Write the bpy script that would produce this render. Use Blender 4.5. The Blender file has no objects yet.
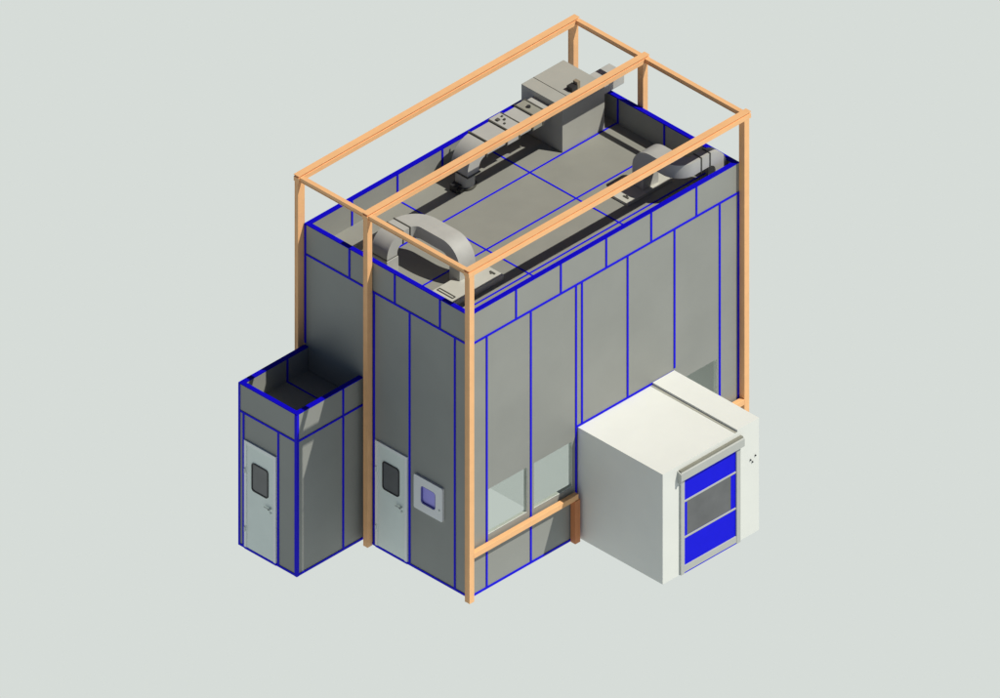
import bpy, math, random
from mathutils import Vector, Matrix
random.seed(7)
scn = bpy.context.scene
C = scn.collection

# ------------------------------------------------------------------ materials
def mat(name, col, rough=0.55, metal=0.0, spec=0.3, var=0.05, scale=3.0, bump=0.0):
    m = bpy.data.materials.new(name); m.use_nodes = True
    nt = m.node_tree; b = nt.nodes['Principled BSDF']
    tc = nt.nodes.new('ShaderNodeTexCoord')
    n = nt.nodes.new('ShaderNodeTexNoise'); n.inputs['Scale'].default_value = scale
    n.inputs['Detail'].default_value = 5
    nt.links.new(tc.outputs['Object'], n.inputs['Vector'])
    r = nt.nodes.new('ShaderNodeValToRGB')
    r.color_ramp.elements[0].position = 0.3; r.color_ramp.elements[1].position = 0.7
    r.color_ramp.elements[0].color = (*[c*(1-var) for c in col], 1)
    r.color_ramp.elements[1].color = (*[min(1, c*(1+var)) for c in col], 1)
    nt.links.new(n.outputs['Fac'], r.inputs['Fac'])
    nt.links.new(r.outputs['Color'], b.inputs['Base Color'])
    b.inputs['Roughness'].default_value = rough
    b.inputs['Metallic'].default_value = metal
    b.inputs['Specular IOR Level'].default_value = spec
    if bump:
        n2 = nt.nodes.new('ShaderNodeTexNoise'); n2.inputs['Scale'].default_value = 60
        nt.links.new(tc.outputs['Object'], n2.inputs['Vector'])
        bp = nt.nodes.new('ShaderNodeBump'); bp.inputs['Strength'].default_value = bump
        bp.inputs['Distance'].default_value = 0.002
        nt.links.new(n2.outputs['Fac'], bp.inputs['Height']); nt.links.new(bp.outputs['Normal'], b.inputs['Normal'])
    return m

def glass(name, tint, gloss=0.06, rough=0.03):
    m = bpy.data.materials.new(name); m.use_nodes = True
    nt = m.node_tree; nt.nodes.clear()
    o = nt.nodes.new('ShaderNodeOutputMaterial')
    t = nt.nodes.new('ShaderNodeBsdfTransparent'); t.inputs['Color'].default_value = (*tint, 1)
    g = nt.nodes.new('ShaderNodeBsdfGlossy'); g.inputs['Roughness'].default_value = rough
    mx = nt.nodes.new('ShaderNodeMixShader'); mx.inputs['Fac'].default_value = gloss
    nt.links.new(t.outputs[0], mx.inputs[1]); nt.links.new(g.outputs[0], mx.inputs[2])
    nt.links.new(mx.outputs[0], o.inputs['Surface'])
    return m

WALL  = mat('grey_panel', (0.312, 0.322, 0.300), 0.5, var=0.035, scale=1.3, bump=0.05)
ROOF  = mat('grey_roof', (0.302, 0.306, 0.272), 0.6, var=0.04, scale=2.0, bump=0.05)
BLUE  = mat('blue_seam', (0.014, 0.008, 0.76), 0.6, spec=0.08, var=0.04)
BLUEC = mat('blue_cap', (0.006, 0.002, 0.58), 0.6, spec=0.06, var=0.04)
BLUED = mat('blue_curtain', (0.012, 0.012, 0.78), 0.6, spec=0.06, var=0.03, scale=6)
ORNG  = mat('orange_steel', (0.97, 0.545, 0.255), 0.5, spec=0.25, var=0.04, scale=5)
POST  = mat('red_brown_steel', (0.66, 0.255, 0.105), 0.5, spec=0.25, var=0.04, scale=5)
WHITE = mat('white_panel', (0.82, 0.842, 0.795), 0.5, spec=0.2, var=0.015, scale=2)
DUCT  = mat('galvanised_duct', (0.48, 0.485, 0.46), 0.5, spec=0.3, var=0.05, scale=4)
UNIT  = mat('unit_cabinet', (0.43, 0.435, 0.395), 0.55, var=0.03, scale=3)
CURB  = mat('pale_curb', (0.56, 0.56, 0.50), 0.55, var=0.04, scale=5)
SEAM  = mat('dark_seam', (0.10, 0.10, 0.085), 0.6, var=0.1)
DAMP  = mat('damper_grey', (0.33, 0.33, 0.28), 0.55, var=0.06, scale=8)
DARK  = mat('dark_fitting', (0.035, 0.035, 0.037), 0.5, var=0.15)
DOOR  = mat('door_white', (0.85, 0.93, 0.87), 0.45, var=0.02, scale=4)
FRAME = mat('door_frame_white', (0.92, 0.95, 0.92), 0.45, var=0.015)
PLATE = mat('window_plate_white', (0.86, 0.87, 0.87), 0.4, var=0.02)
METAL = mat('handle_metal', (0.62, 0.66, 0.63), 0.4, metal=0.2, var=0.05)
TRACK = mat('roller_track_grey', (0.50, 0.52, 0.49), 0.5, var=0.03)
PANE  = mat('smoked_pane', (0.13, 0.135, 0.14), 0.12, spec=0.5, var=0.12, scale=2.5)
DPANE = mat('door_pane_dark', (0.145, 0.148, 0.15), 0.12, spec=0.5, var=0.15, scale=2)
CLEAR = glass('clear_glass', (0.86, 0.885, 0.865))
CLEAR2 = glass('partition_glass', (0.93, 0.935, 0.93), 0.05)
PURP  = mat('violet_pane', (0.40, 0.37, 0.95), 0.2, spec=0.4, var=0.05)

# ------------------------------------------------------------------ helpers
class MB:
    def __init__(s): s.v = []; s.f = []; s.sm = []
    def quad(s, pts, smooth=False):
        i = len(s.v); s.v += [tuple(p) for p in pts]; s.f.append(tuple(range(i, i+len(pts)))); s.sm.append(smooth); return s
    def box(s, a, b):
        x0, y0, z0 = [min(p, q) for p, q in zip(a, b)]; x1, y1, z1 = [max(p, q) for p, q in zip(a, b)]
        i = len(s.v)
        s.v += [(x0,y0,z0),(x1,y0,z0),(x1,y1,z0),(x0,y1,z0),(x0,y0,z1),(x1,y0,z1),(x1,y1,z1),(x0,y1,z1)]
        for f in ((3,2,1,0),(4,5,6,7),(0,1,5,4),(1,2,6,5),(2,3,7,6),(3,0,4,7)):
            s.f.append(tuple(i+k for k in f)); s.sm.append(False)
        return s
    def prism(s, pts, off):
        """extrude polygon pts (list of Vectors) by vector off"""
        off = Vector(off); n = len(pts); P = [Vector(p) for p in pts]; Q = [p+off for p in P]
        s.quad(P[::-1]); s.quad(Q)
        for k in range(n): s.quad([P[k], P[(k+1) % n], Q[(k+1) % n], Q[k]])
        return s
    def ring_prism(s, outer, inner, off):
        off = Vector(off); n = len(outer)
        O = [Vector(p) for p in outer]; I = [Vector(p) for p in inner]
        for k in range(n):
            j = (k+1) % n
            s.quad([O[k]+off, O[j]+off, I[j]+off, I[k]+off]); s.quad([I[k], I[j], O[j], O[k]])
            s.quad([O[k], O[j], O[j]+off, O[k]+off]); s.quad([I[j], I[k], I[k]+off, I[j]+off])
        return s
    def cyl(s, c, axis, r, h, n=24, r2=None):
        r2 = r if r2 is None else r2
        c = Vector(c); ax = Vector(axis).normalized(); u = ax.orthogonal().normalized(); w = ax.cross(u)
        P = [c+(u*math.cos(t)+w*math.sin(t))*r for t in [2*math.pi*k/n for k in range(n)]]
        Q = [c+ax*h+(u*math.cos(t)+w*math.sin(t))*r2 for t in [2*math.pi*k/n for k in range(n)]]
        s.quad(P[::-1]); s.quad(Q)
        i = len(s.v); s.v += [tuple(p) for p in P] + [tuple(q) for q in Q]
        for k in range(n): s.f.append((i+k, i+(k+1) % n, i+n+(k+1) % n, i+n+k)); s.sm.append(True)
        return s
    def build(s, name, m, parent=None, bevel=0.0):
        me = bpy.data.meshes.new(name)
        if parent is not None:                       # world coordinates -> the parent's own frame
            off = world_loc(parent); V = [tuple(Vector(v)-off) for v in s.v]
        else: V = s.v
        me.from_pydata(V, [], s.f); me.update()
        me.polygons.foreach_set('use_smooth', s.sm)
        me.materials.append(m)
        o = bpy.data.objects.new(name, me); C.objects.link(o)
        if parent is not None: o.parent = parent
        if bevel:
            bv = o.modifiers.new('bevel', 'BEVEL'); bv.width = bevel; bv.segments = 2; bv.limit_method = 'ANGLE'
        return o

def world_loc(o):
    p = Vector((0, 0, 0))
    while o is not None: p += Vector(o.location); o = o.parent
    return p

def thing(name, label, cat, loc=(0, 0, 0), group=None):
    o = bpy.data.objects.new(name, None); C.objects.link(o)
    o.location = loc; o.empty_display_size = 0.2
    o['label'] = label; o['category'] = cat; o['kind'] = 'thing'
    if group: o['group'] = group
    return o

def thing_part(name, parent):
    o = bpy.data.objects.new(name, None); C.objects.link(o); o.parent = parent; return o

def box(name, m, parent, a, b, bevel=0.0): return MB().box(a, b).build(name, m, parent, bevel)

def plate_holes(mb, plane, c0, c1, u0, u1, z0, z1, holes):
    """upright slab between c0 and c1 on the axis `plane` ('x' or 'y'), with rectangular openings"""
    cl = lambda q, a, b: min(max(q, a), b)
    us = sorted({u0, u1, *[cl(h[k], u0, u1) for h in holes for k in (0, 1)]})
    zs = sorted({z0, z1, *[cl(h[k], z0, z1) for h in holes for k in (2, 3)]})
    def P(c, u, z): return (c, u, z) if plane == 'x' else (u, c, z)
    def solid(i, j):
        if i < 0 or j < 0 or i >= len(us)-1 or j >= len(zs)-1: return False
        u = (us[i]+us[i+1])/2; z = (zs[j]+zs[j+1])/2
        return not any(h[0] < u < h[1] and h[2] < z < h[3] for h in holes)
    for i in range(len(us)-1):
        for j in range(len(zs)-1):
            if not solid(i, j): continue
            a, b, c, d = us[i], us[i+1], zs[j], zs[j+1]
            mb.quad([P(c0, a, c), P(c0, b, c), P(c0, b, d), P(c0, a, d)])
            mb.quad([P(c1, a, d), P(c1, b, d), P(c1, b, c), P(c1, a, c)])
            if not solid(i-1, j): mb.quad([P(c0, a, c), P(c0, a, d), P(c1, a, d), P(c1, a, c)])
            if not solid(i+1, j): mb.quad([P(c0, b, d), P(c0, b, c), P(c1, b, c), P(c1, b, d)])
            if not solid(i, j-1): mb.quad([P(c0, b, c), P(c0, a, c), P(c1, a, c), P(c1, b, c)])
            if not solid(i, j+1): mb.quad([P(c0, a, d), P(c0, b, d), P(c1, b, d), P(c1, a, d)])
    return mb

def rrect(c, u, v, hu, hv, r, n=5):
    """rounded rectangle outline around c, spanned by the unit vectors u and v"""
    c = Vector(c); u = Vector(u); v = Vector(v); out = []
    for sx, sy, a0 in ((1, 1, 0), (-1, 1, 90), (-1, -1, 180), (1, -1, 270)):
        for k in range(n+1):
            a = math.radians(a0+90*k/n)
            out.append(c+u*(sx*(hu-r)+r*math.cos(a))+v*(sy*(hv-r)+r*math.sin(a)))
    return out

# ------------------------------------------------------------------ the booth
W, D, H, T = 6.38, 3.87, 5.718, 0.08
RZ = 5.20            # roof deck
JZ = 5.11            # seam under the parapet band
P = 0.010            # how proud the seam strips stand
sw = 0.020           # half width of a seam strip

booth = thing('spray_booth', 'tall grey panelled booth outlined with blue seam strips, the largest building', 'booth', (W/2, D/2, 0))
CAPH = 0.02
wins = [(0.445, 1.372, 1.075, 1.99), (1.525, 2.435, 1.075, 1.99), (4.90, 5.862, 1.075, 1.99)]
DY0, DY1, DZ = 1.443, 2.19, 2.165     # door in the short facade
OY0, OY1, OZ0, OZ1 = 0.755, 1.105, 1.424, 1.776   # opening of the small window

front = plate_holes(MB(), 'y', 0, T, 0, W, 0, H-CAPH, wins).build('wall', WALL, booth)
left = plate_holes(MB(), 'x', 0, T, T, D-T, 0, H-CAPH, [(DY0, DY1, -1, DZ), (OY0, OY1, OZ0, OZ1)]).build('wall', WALL, booth)
back = box('wall', WALL, booth, (0, D-T, 0), (W, D, H-CAPH))
far = box('wall', WALL, booth, (W-T, T, 0), (W, D-T, H-CAPH))
roof = box('roof', ROOF, booth, (T+.001, T+.001, RZ-0.08), (W-T-.001, D-T-.001, RZ))

def strip_front(x, z0, z1, w=sw): box('joint_strip', BLUE, front, (x-w, -P, z0), (x+w, 0.001, z1))
def strip_left(y, z0, z1, w=sw): box('joint_strip', BLUE, left, (-P, y-w, z0), (0.001, y+w, z1))
BZ = 0.045
for x in (1.10, 2.16, 3.235, 4.30, 5.37): strip_front(x, JZ+.02, H-CAPH)
for x in (0.405, 1.45, 2.52): strip_front(x, BZ, JZ-.02)
for x in (2.66, 3.74): strip_front(x, 2.26, JZ-.02)
strip_front(4.85, 2.30, JZ-.02); strip_front(5.92, BZ, JZ-.02); strip_front(W-.02, BZ, JZ-.02)
box('joint_strip', BLUE, front, (0, -P, JZ-.02), (W, .001, JZ+.02))
box('base_strip', BLUE, front, (0, -P, 0), (2.54, .001, BZ)); box('base_strip', BLUE, front, (4.85, -P, 0), (W, .001, BZ))
box('joint_strip', BLUE, front, (2.54, -P, 2.222), (4.83, .001, 2.26))
for y in (0.69, 1.75, 2.815): strip_left(y, JZ+.02, H-CAPH)
for y in (0.34, 1.40, 2.235): strip_left(y, BZ, JZ-.02)
strip_left(D-.02, 3.31, JZ-.02); strip_left(D-.02, JZ+.02, H-CAPH)
box('joint_strip', BLUE, left, (-P, 0, JZ-.02), (.001, D, JZ+.02))
box('base_strip', BLUE, left, (-P, 0, 0), (.001, 2.49, BZ))
# seams on the inside of the parapet
for x in (1.04, 2.117, 3.18, 4.25, 5.30): box('joint_strip', BLUE, back, (x-sw, D-T-P, RZ), (x+sw, D-T+.001, H-CAPH))
for y in (0.60, 1.67, 2.76): box('joint_strip', BLUE, far, (W-T-P, y-sw, RZ), (W-T+.001, y+sw, H-CAPH))
# seams on the roof deck
rs = 0.017
for y in (0.695, 1.70, 2.785): box('joint_strip', BLUE, roof, (T, y-rs, RZ-.001), (W-T-.012, y+rs, RZ+.006))
for x in (2.11, 4.24):
    for y0, y1 in ((T, .678), (.712, 1.683), (1.717, 2.768), (2.802, D-T-.012)):
        box('joint_strip', BLUE, roof, (x-rs, y0, RZ-.001), (x+rs, y1, RZ+.006))
# blue cap along the parapet
e = 0.004
box('cap_rail', BLUEC, booth, (-e, -e, H-CAPH), (W+e, T+e, H)); box('cap_rail', BLUEC, booth, (-e, D-T-e, H-CAPH), (W+e, D+e, H))
box('cap_rail', BLUEC, booth, (-e, T+e, H-CAPH), (T+e, D-T-e, H)); box('cap_rail', BLUEC, booth, (W-T-e, T+e, H-CAPH), (W+e, D-T-e, H))
# inside: glass screen behind the double seam, and the wall that closes off the lobby
box('glass_partition', CLEAR2, booth, (2.555, T+.002, 0.0), (2.57, D-T-.002, RZ-.09))
box('added_white_panel', WHITE, booth, (W-T-.014, T+.003, 0), (W-T-.002, D-T-.003, RZ-.09))  # white panel added on the far wall to brighten the view through the window
box('inner_wall', WALL, booth, (T+.002, 2.50, 0), (2.55, 2.56, RZ-.09))
for (a, b, c, d) in wins:
    w = MB().ring_prism([(a+.001, .006, c+.001), (b-.001, .006, c+.001), (b-.001, .006, d-.001), (a+.001, .006, d-.001)],
                        [(a+.006, .006, c+.006), (b-.006, .006, c+.006), (b-.006, .006, d-.006), (a+.006, .006, d-.006)], (0, .072, 0)).build('window', FRAME, booth)
    box('pane', CLEAR, w, (a+.006, .010, c+.006), (b-.006, .016, d-.006))

def personnel_door(parent, x, y0, y1, zt, window):
    """white door in a facade that faces -x; hinges on the far (high y) side"""
    d = MB().box((x-.03, y0, .05), (x+.05, y0+.055, zt)).box((x-.03, y1-.055, .05), (x+.05, y1, zt)) \
        .box((x-.03, y0+.055, zt-.06), (x+.05, y1-.055, zt)).build('door', FRAME, parent, .004)
    leaf = box('door_leaf', DOOR, d, (x-.018, y0+.06, .05), (x+.03, y1-.06, zt-.066), .003)
    yc, zc, hu, hv = window
    u, v = (0, 1, 0), (0, 0, 1)
    MB().ring_prism(rrect((x-.019, yc, zc), u, v, hu, hv, .06), rrect((x-.019, yc, zc), u, v, hu-.022, hv-.022, .045), (-.014, 0, 0)).build('gasket', DARK, d)
    MB().prism(rrect((x-.019, yc, zc), u, v, hu-.021, hv-.021, .045), (-.004, 0, 0)).build('pane', DPANE, d)
    hy = y0+.13; hz = zc-hv-.17
    MB().cyl((x-.018, hy, hz), (-1, 0, 0), .022, .045, 16).box((x-.063, hy-.012, hz-.011), (x-.050, hy+.115, hz+.011)).build('handle', METAL, d)
    MB().cyl((x-.018, hy-.005, hz-.085), (-1, 0, 0), .020, .016, 16).build('lock', METAL, d)
    for zz in (.42, 1.60):
        MB().cyl((x-.042, y1-.028, zz-.05), (0, 0, 1), .014, .10, 12).build('hinge', METAL, d)
    box('threshold', BLUE, d, (x-.02, y0, 0), (x+.05, y1, .049))
    return d
personnel_door(booth, 0.0, DY0, DY1, DZ, (1.82, 1.545, .198, .285))

# small violet window with a wide white surround
OC = (.93, 1.60)
def orr(x, hu, hv, r): return rrect((x, OC[0], OC[1]), (0, 1, 0), (0, 0, 1), hu, hv, r)
ow = MB().ring_prism(orr(-.045, .335, .338, .03), orr(-.045, .175, .178, .06), (.044, 0, 0)).build('observation_window', PLATE, booth, .008)
MB().ring_prism(orr(-.038, .174, .177, .06), orr(-.038, .158, .161, .05), (.12, 0, 0)).build('gasket', mat('violet_seal', (.14, .13, .42), .5), ow)
MB().prism(orr(-.010, .157, .160, .05), (.008, 0, 0)).build('pane', PURP, ow)
MB().cyl((-.046, .665, 1.47), (-1, 0, 0), .018, .012, 12).build('latch', METAL, ow)

# ------------------------------------------------------------------ low annex
AX, AY0, AY1, AH, AJ, AR = -1.572, 2.495, 3.86, 3.275, 2.72, 2.80
annex = thing('entry_annex', 'low grey annex with open dark top and thick blue corner, beside the tall booth', 'annex', (AX/2, (AY0+AY1)/2, 0))
TY0, TY1, TZ = 2.965, 3.705, 2.20
af = plate_holes(MB(), 'x', AX, AX+T, AY0, AY1, 0, AH-CAPH, [(TY0, TY1, -1, TZ)]).build('wall', WALL, annex)
asd = box('wall', WALL, annex, (AX+T, AY0, 0), (-.012, AY0+T, AH-CAPH))
ab = box('wall', WALL, annex, (AX+T, AY1-T, 0), (-.012, AY1, AH-CAPH))
ar = box('roof', ROOF, annex, (AX+T+.001, AY0+T+.001, AR-.06), (-.012, AY1-T-.001, AR))
personnel_door(annex, AX, TY0, TY1, TZ, (3.335, 1.545, .195, .285))
k = .042
cp = MB(); cp.box((AX-P-.004, AY0-P-.004, 0), (AX+k, AY0, AH-CAPH)); cp.box((AX-P-.004, AY0, 0), (AX, AY0+k, AH-CAPH)); cp.build('corner_post', BLUE, annex)
for y, z0, z1 in ((2.925, BZ, AJ-.02), (3.74, BZ, AJ-.02), (AY1-.02, BZ, AH-CAPH)):
    box('joint_strip', BLUE, af, (AX-P, y-sw, z0), (AX+.001, y+sw, z1))
box('joint_strip', BLUE, af, (AX-P, AY0+k, AJ-.02), (AX+.001, AY1-.04, AJ+.02))
box('base_strip', BLUE, af, (AX-P, AY0+k, 0), (AX+.001, TY0, BZ)); box('base_strip', BLUE, af, (AX-P, TY1, 0), (AX+.001, AY1, BZ))
for z0, z1 in ((BZ, AJ-.02), (AJ+.02, AH-CAPH)): box('joint_strip', BLUE, asd, (-.476-sw, AY0-P, z0), (-.476+sw, AY0+.001, z1))
box('joint_strip', BLUE, asd, (AX+k, AY0-P, AJ-.02), (-.012, AY0+.001, AJ+.02))
box('base_strip', BLUE, asd, (AX+k, AY0-P, 0), (-.012, AY0+.001, BZ))
box('joint_strip', BLUE, ab, (-.5-sw, AY1-T-P, AR), (-.5+sw, AY1-T+.001, AH-CAPH))
box('joint_strip', BLUE, ar, (-.5-rs, AY0+T+.002, AR-.001), (-.5+rs, AY1-T-.012, AR+.006))
box('cap_rail', BLUEC, annex, (AX-e, AY0-e, AH-CAPH), (-.012, AY0+T+e, AH)); box('cap_rail', BLUEC, annex, (AX-e, AY1-T-e, AH-CAPH), (-.012, AY1+e, AH))
box('cap_rail', BLUEC, annex, (AX-e, AY0+T+e, AH-CAPH), (AX+T+e, AY1-T-e, AH))

# ------------------------------------------------------------------ white vestibule
VX0, VX1, VXS, VY, VH = 2.557, 4.835, 4.325, -2.0, 2.22
GX0, GX1, GZ = 3.0, 4.32, 1.96
vest = thing('entry_vestibule', 'white boxy vestibule with a blue roll-up door, in front of the tall booth', 'vestibule', ((VX0+VX1)/2, VY/2, 0))
vb = MB(); vb.box((VX0, VY+.08, 0), (VX0+.06, -.012, VH-.06))
plate_holes(vb, 'y', VY, VY+.08, VX0, VXS, 0, VH-.06, [(GX0, GX1, -1, GZ)])
vb.build('wall', WHITE, vest)
box('roof', WHITE, vest, (VX0, VY, VH-.06), (VXS, -.012, VH))
cab = box('side_cabinet', WHITE, vest, (VXS, VY, 0), (VX1, -.012, VH+.045))
box('roof_seam', mat('seam_grey', (.42, .42, .36), .6), vest, (VXS-.055, VY+.002, VH-.001), (VXS-.001, -.014, VH+.004))
for x, z in ((4.630, 1.515), (4.745, 1.552), (4.675, 1.455)):
    MB().cyl((x, VY, z), (0, -1, 0), .014, .018, 12).build('button', DARK, cab)
y = VY
rd = thing_part('roll_up_door', vest)
DX0, DX1 = 3.045, 4.275
box('guide_track', TRACK, rd, (2.955, y-.035, 0), (DX0, y+.03, 1.934), .006); box('guide_track', TRACK, rd, (DX1, y-.035, 0), (4.37, y+.03, 1.934), .006)
hp = [(2.925, y-.001, 2.10), (2.925, y-.070, 2.10), (2.925, y-.085, 2.085), (2.925, y-.085, 1.935), (2.925, y-.001, 1.935)]
MB().prism(hp, (1.49, 0, 0)).build('roller_hood', TRACK, rd, .005)
box('hood_top_strip', mat('hood_strip_grey', (.25, .25, .205), .6), rd, (2.935, y-.060, 2.101), (4.405, y-.001, 2.125))  # darker grey strip along the top of the hood
MB().prism([(2.923, y-.002, 2.12), (2.923, y-.095, 2.08), (2.923, y-.095, 1.93), (2.923, y-.06, 1.86), (2.923, y-.002, 1.90)], (-.02, 0, 0)).build('end_bracket', TRACK, rd)
cy = y-.01
box('curtain_panel', BLUED, rd, (DX0, cy, 1.462), (DX1, cy+.012, 1.934))
lw = MB(); plate_holes(lw, 'y', cy, cy+.012, DX0, DX1, .735, 1.428, [(3.125, 4.16, .736, 1.427)])
lw.build('curtain_panel', BLUED, rd)
box('pane', PANE, rd, (3.125, cy+.002, .736), (4.16, cy+.008, 1.427))
box('curtain_panel', BLUED, rd, (DX0, cy, .155), (DX1, cy+.012, .70))
for z in (.717, 1.445): box('curtain_bar', TRACK, rd, (DX0, cy-.012, z-.018), (DX1, cy+.016, z+.018), .004)
box('bottom_bar', TRACK, rd, (DX0, cy-.02, .022), (DX1, cy+.02, .155), .006)
box('bottom_seal', BLUE, rd, (DX0, cy-.016, .0), (DX1, cy+.016, .021))

# ------------------------------------------------------------------ orange steel frame
fr = thing('steel_frame', 'orange steel frame of columns and beams standing around the tall booth', 'steel frame', (3.2, 1.9, 0))
FT = 6.73
def column(x0, y0, zt=FT-.13, w=.115, d=.10, z0=0.0):
    t = .016; m = MB()                                # H section: two flanges and a web
    m.box((x0, y0, z0), (x0+w, y0+t, zt)).box((x0, y0+d-t, z0), (x0+w, y0+d, zt)).box((x0+.004, y0+t, z0), (x0+w-.004, y0+d-t, zt))
    return m.build('column', ORNG, fr)
XF = 6.385
YB = 3.885
for x0, y0 in ((-.122, -.122), (-.14, 2.255), (XF, -.125), (XF, 2.255), (XF, YB)): column(x0, y0, w=.112, d=.13 if x0 > 0 else .110 if y0 < 0 else .10)
column(-.14, YB, w=.158, d=.08)
def xbeam(y0, x1, w=.122):
    m = MB()
    m.box((-.145, y0, FT-.012), (x1, y0+w, FT)); m.box((-.125, y0+.034, FT-.044), (x1-.02, y0+w-.034, FT-.012))
    m.box((-.145, y0, FT-.130), (x1, y0+w, FT-.044))
    return m.build('beam', ORNG, fr)
xbeam(-.13, 6.535); xbeam(2.25, 6.535); xbeam(3.86, 6.50)
def ybeam(x0, y0, y1, w=.085, zt=FT-.03, h=.085):
    m = MB().box((x0, y0, zt-.012), (x0+w, y1, zt)).box((x0+.005, y0, zt-h+.012), (x0+w-.005, y1, zt-.012)).box((x0, y0, zt-h), (x0+w, y1, zt-h+.012))
    return m.build('beam', ORNG, fr)
for y0, y1 in ((-.007, 2.249), (2.373, 3.859)):
    ybeam(-.125, y0, y1); ybeam(XF+.03, y0, y1)
# low guard rail along the long facade, with its short posts
box('rail', ORNG, fr, (-.024, -.125, .865), (2.46, -.035, .975), .006)
box('rail', ORNG, fr, (4.86, -.125, .865), (XF-.001, -.035, .975), .006)
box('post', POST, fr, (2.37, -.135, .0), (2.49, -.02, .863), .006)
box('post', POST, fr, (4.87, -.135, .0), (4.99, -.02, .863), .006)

# ------------------------------------------------------------------ ducts
class Duct:
    """rectangular duct swept along straights and bends; the four sides are smooth along the run only"""
    def __init__(s, p, t, w, h, W, Hh):
        s.p, s.t, s.w, s.h = Vector(p), Vector(t), Vector(w), Vector(h); s.W, s.H = W, Hh; s.rings = []; s.flanges = []; s.ring()
    def ring(s):
        a, b = s.w*s.W/2, s.h*s.H/2
        s.rings.append([s.p+a+b, s.p-a+b, s.p-a-b, s.p+a-b])
    def go(s, d): s.p = s.p+s.t*d; s.ring(); return s
    def bend(s, axis, R, sign=1, ang=90, n=12, W1=None):
        p0, t0 = s.p.copy(), s.t.copy(); d0 = (s.w if axis == 'w' else s.h)*sign; W0 = s.W
        for k in range(1, n+1):
            a = math.radians(ang*k/n)
            s.p = p0+(t0*math.sin(a)+d0*(1-math.cos(a)))*R
            s.t = t0*math.cos(a)+d0*math.sin(a)
            nd = (d0*math.cos(a)-t0*math.sin(a))*sign
            if axis == 'w': s.w = nd
            else: s.h = nd
            if W1: s.W = W0+(W1-W0)*k/n
            s.ring()
        return s
    def flange(s, out=.014, th=.018):
        a, b = s.w*(s.W/2+out), s.h*(s.H/2+out); q = s.t*th
        s.flanges.append(([s.p+a+b-q/2, s.p-a+b-q/2, s.p-a-b-q/2, s.p+a-b-q/2], q)); return s
    def finish(s, parent, m=DUCT, fm=SEAM):
        mb = MB()
        for side in range(4):
            i = len(mb.v)
            for r in s.rings: mb.v += [tuple(r[side]), tuple(r[(side+1) % 4])]
            for k in range(len(s.rings)-1):
                if (s.rings[k][0]-s.rings[k+1][0]).length < 1e-6 and (s.rings[k][2]-s.rings[k+1][2]).length < 1e-6: continue
                mb.f.append((i+2*k, i+2*k+1, i+2*k+3, i+2*k+2)); mb.sm.append(True)
        mb.quad(s.rings[0]); mb.quad(s.rings[-1][::-1])
        mb.build('duct_body', m, parent)
        for pts, q in s.flanges: MB().prism(pts, q).build('flange', fm, parent)

# over the near corner: riser, bend, turn, drop onto a low curb
cb = thing('duct_curb', 'pale low curb box with dark slots at the near corner of the roof', 'curb box', (1.09, 1.18, RZ), 'curb boxes under the roof ducts')
box('housing', CURB, cb, (.49, .873, RZ), (1.69, 1.385, RZ+.10))
MB().ring_prism(rrect((.62, 1.16, RZ+.10), (1, 0, 0), (0, 1, 0), .04, .19, .01), rrect((.62, 1.16, RZ+.10), (1, 0, 0), (0, 1, 0), .022, .172, .008), (0, 0, .01)).build('slot', SEAM, cb)
MB().box((1.58, .98, RZ+.10), (1.61, 1.10, RZ+.115)).box((1.55, 1.03, RZ+.10), (1.58, 1.06, RZ+.115)).build('clip', SEAM, cb)

d1 = thing('curved_duct', 'arched grey duct bending over the near corner of the booth roof', 'duct', (.48, 2.475, RZ))
D1 = Duct((.48, 2.475, RZ+.007), (0, 0, 1), (0, 1, 0), (1, 0, 0), .37, .24)
D1.go(.335); D1.flange(.006, .010); D1.go(.041).bend('h', .25, 1)      # up, over towards +x
D1.go(.006).flange().go(.165).flange(); D1.bend('w', .315, -1)          # level turn towards -y
D1.go(.488).bend('h', .30, 1)                                           # and down
D1.go(max(.01, D1.p.z-(RZ+.007)))
D1.finish(d1)
box('riser_collar', DUCT, d1, (.345, 2.275, RZ+.007), (.615, 2.675, RZ+.325), .004)

# far right corner duct
cb2 = thing('duct_curb', 'pale low curb box at the far right of the roof, half in shadow', 'curb box', (5.15, 1.1, RZ), 'curb boxes under the roof ducts')
box('housing', CURB, cb2, (4.68, .93, RZ), (5.72, 1.49, RZ+.05))
MB().box((4.78, 1.02, RZ+.05), (4.81, 1.14, RZ+.065)).box((4.81, 1.07, RZ+.05), (4.84, 1.10, RZ+.075)).build('clip', SEAM, cb2)
d2 = thing('curved_duct', 'bent grey duct in the far right corner of the booth roof', 'duct', (5.345, 1.15, RZ+.1))
D2 = Duct((5.325, 1.15, RZ+.053), (0, 0, 1), (1, 0, 0), (0, -1, 0), .36, .26)
D2.go(.38).bend('h', .28, 1)
D2.go(.34).bend('w', .26, 1, W1=.17)
D2.go(.09).flange().go(.205).flange().bend('h', .26, 1)
D2.go(max(.01, D2.p.z-(RZ+.007)))
D2.finish(d2)

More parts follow.
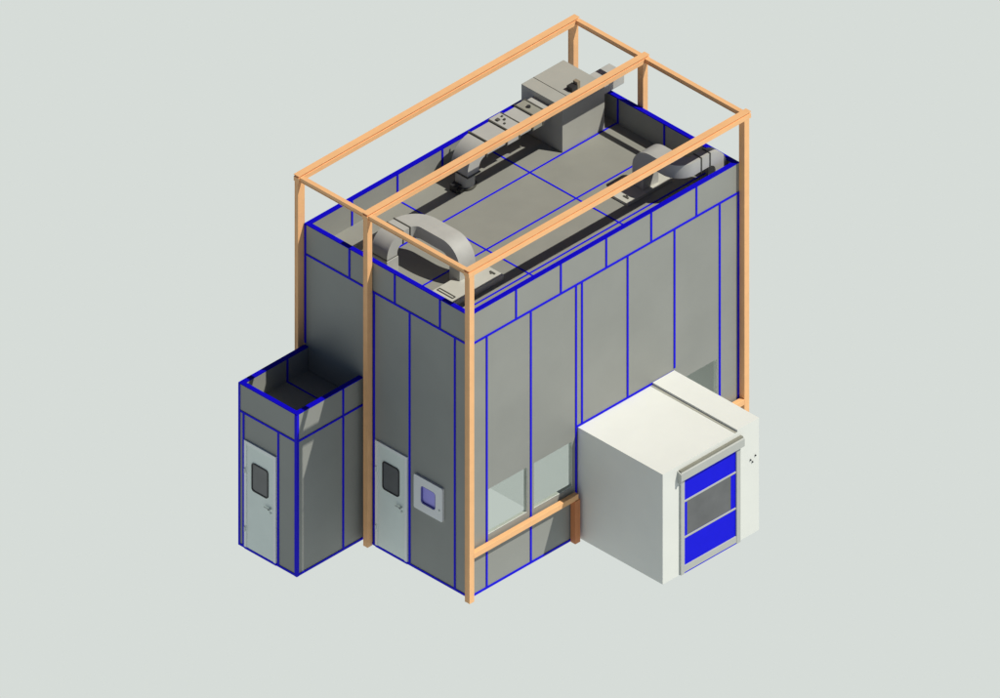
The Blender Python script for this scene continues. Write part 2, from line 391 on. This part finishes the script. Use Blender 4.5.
# supply duct along the back parapet, with two dampers
d3 = thing('intake_duct', 'straight grey duct with two dampers along the back parapet of the roof', 'duct', (3.33, 3.315, RZ))
D3 = Duct((5.028, 3.295, 5.88), (-1, 0, 0), (0, 1, 0), (0, 0, -1), .39, .27)
for x in (4.85, 4.61, 4.29, 4.00, 3.52): D3.go(D3.p.x-x).flange(.026, .026)
D3.bend('h', .30, 1); D3.go(D3.p.z-5.50); D3.flange(.02, .02)
D3.finish(d3)
xc = D3.p.x
MB().cyl((xc, 3.295, RZ+.007), (0, 0, 1), .165, .29, 32).build('fan_housing', DUCT, d3)
MB().cyl((xc, 3.295, RZ+.022), (0, 0, 1), .20, .02, 32).build('fan_flange', SEAM, d3)
MB().box((xc-.30, 3.20, RZ+.007), (xc-.17, 3.36, RZ+.13)).cyl((xc-.24, 3.20, RZ+.08), (0, -1, 0), .04, .07, 16).build('fan_motor', DARK, d3, )
a = MB().box((4.625, 3.083, 5.715), (4.835, 3.507, 6.034)).build('damper', DAMP, d3, .004)
MB().cyl((4.73, 3.30, 6.034), (0, 0, 1), .035, .03, 16).build('actuator', DARK, a)
a = MB().box((4.015, 3.083, 5.715), (4.275, 3.527, 6.038)).build('damper', DUCT, d3, .004)
for x0, y0, q, hh in ((4.06, 3.36, .06, .027), (4.16, 3.30, .03, .032), (4.08, 3.22, .03, .022), (4.20, 3.40, .03, .022)):
    box('actuator', SEAM, a, (x0, y0, 6.038), (x0+q, y0+q, 6.038+hh))

# air handling unit
ah = thing('air_handling_unit', 'large grey box shaped air unit standing on the roof at the back', 'air unit', (5.53, 3.3, RZ))
UY0, UY1, UZ = 2.806, 3.77, 6.133
box('cabinet', UNIT, ah, (5.03, UY0, RZ+.007), (6.03, UY1, UZ), .005)
box('cabinet_seam', SEAM, ah, (5.303, UY0+.006, UZ-.01), (5.315, UY1-.006, UZ+.003))
v = MB().box((5.44, 2.98, UZ), (5.57, 3.11, UZ+.09)).build('vent', DARK, ah)
MB().box((5.57, 2.99, UZ), (5.64, 3.09, UZ+.14)).build('vent_hood', mat('vent_tan', (.30, .25, .18), .6), ah)
box('outlet', DUCT, ah, (6.034, 2.84, 5.86), (6.54, 3.20, 6.10), .02)

# ------------------------------------------------------------------ camera
sE = .565; cE = math.sqrt(1-sE*sE)
fwd = Vector((.7102*cE, .704*cE, -sE)).normalized()
right = Vector((.704, -.7102, 0)).normalized(); up = right.cross(fwd)
cam = bpy.data.cameras.new('camera'); cam.type = 'ORTHO'; cam.ortho_scale = 1000/60
cam.clip_end = 500
co = bpy.data.objects.new('camera', cam); C.objects.link(co)
co.matrix_world = Matrix.Translation(Vector((3.511, 2.764, 2.0))-fwd*40) @ Matrix((right, up, -fwd)).transposed().to_4x4()
scn.camera = co

# ------------------------------------------------------------------ light
to_sun = Vector((.37, -.65, 1.0)).normalized()
sun = bpy.data.lights.new('sun', 'SUN'); sun.energy = 3.6; sun.angle = math.radians(.5); sun.color = (1, .955, .86)
so = bpy.data.objects.new('sun', sun); C.objects.link(so)
so.rotation_euler = (-to_sun).to_track_quat('-Z', 'Y').to_euler(); so.location = (3, -6, 14)

wd = bpy.data.worlds.new('World'); scn.world = wd; wd.use_nodes = True
nt = wd.node_tree; nt.nodes.clear()
out = nt.nodes.new('ShaderNodeOutputWorld')
sky = nt.nodes.new('ShaderNodeTexSky'); sky.sky_type = 'NISHITA'; sky.sun_disc = False; sky.air_density = .35; sky.dust_density = .2
sky.sun_elevation = math.asin(to_sun.z); sky.sun_rotation = math.atan2(to_sun.x, to_sun.y)
b1 = nt.nodes.new('ShaderNodeBackground'); b1.inputs['Strength'].default_value = .05
nt.links.new(sky.outputs[0], b1.inputs['Color'])
b2 = nt.nodes.new('ShaderNodeBackground'); b2.inputs['Color'].default_value = (.674, .716, .687, 1); b2.inputs['Strength'].default_value = 1
tc = nt.nodes.new('ShaderNodeTexCoord'); sp = nt.nodes.new('ShaderNodeSeparateXYZ'); mr = nt.nodes.new('ShaderNodeMapRange')
mr.interpolation_type = 'SMOOTHSTEP'; mr.inputs['From Min'].default_value = -.10; mr.inputs['From Max'].default_value = .02
nt.links.new(tc.outputs['Generated'], sp.inputs[0]); nt.links.new(sp.outputs['Z'], mr.inputs['Value'])
mx = nt.nodes.new('ShaderNodeMixShader')
nt.links.new(mr.outputs[0], mx.inputs['Fac']); nt.links.new(b2.outputs[0], mx.inputs[1]); nt.links.new(b1.outputs[0], mx.inputs[2])
nt.links.new(mx.outputs[0], out.inputs['Surface'])

scn.view_settings.view_transform = 'Standard'; scn.view_settings.look = 'None'
scn.view_settings.exposure = 0; scn.view_settings.gamma = 1
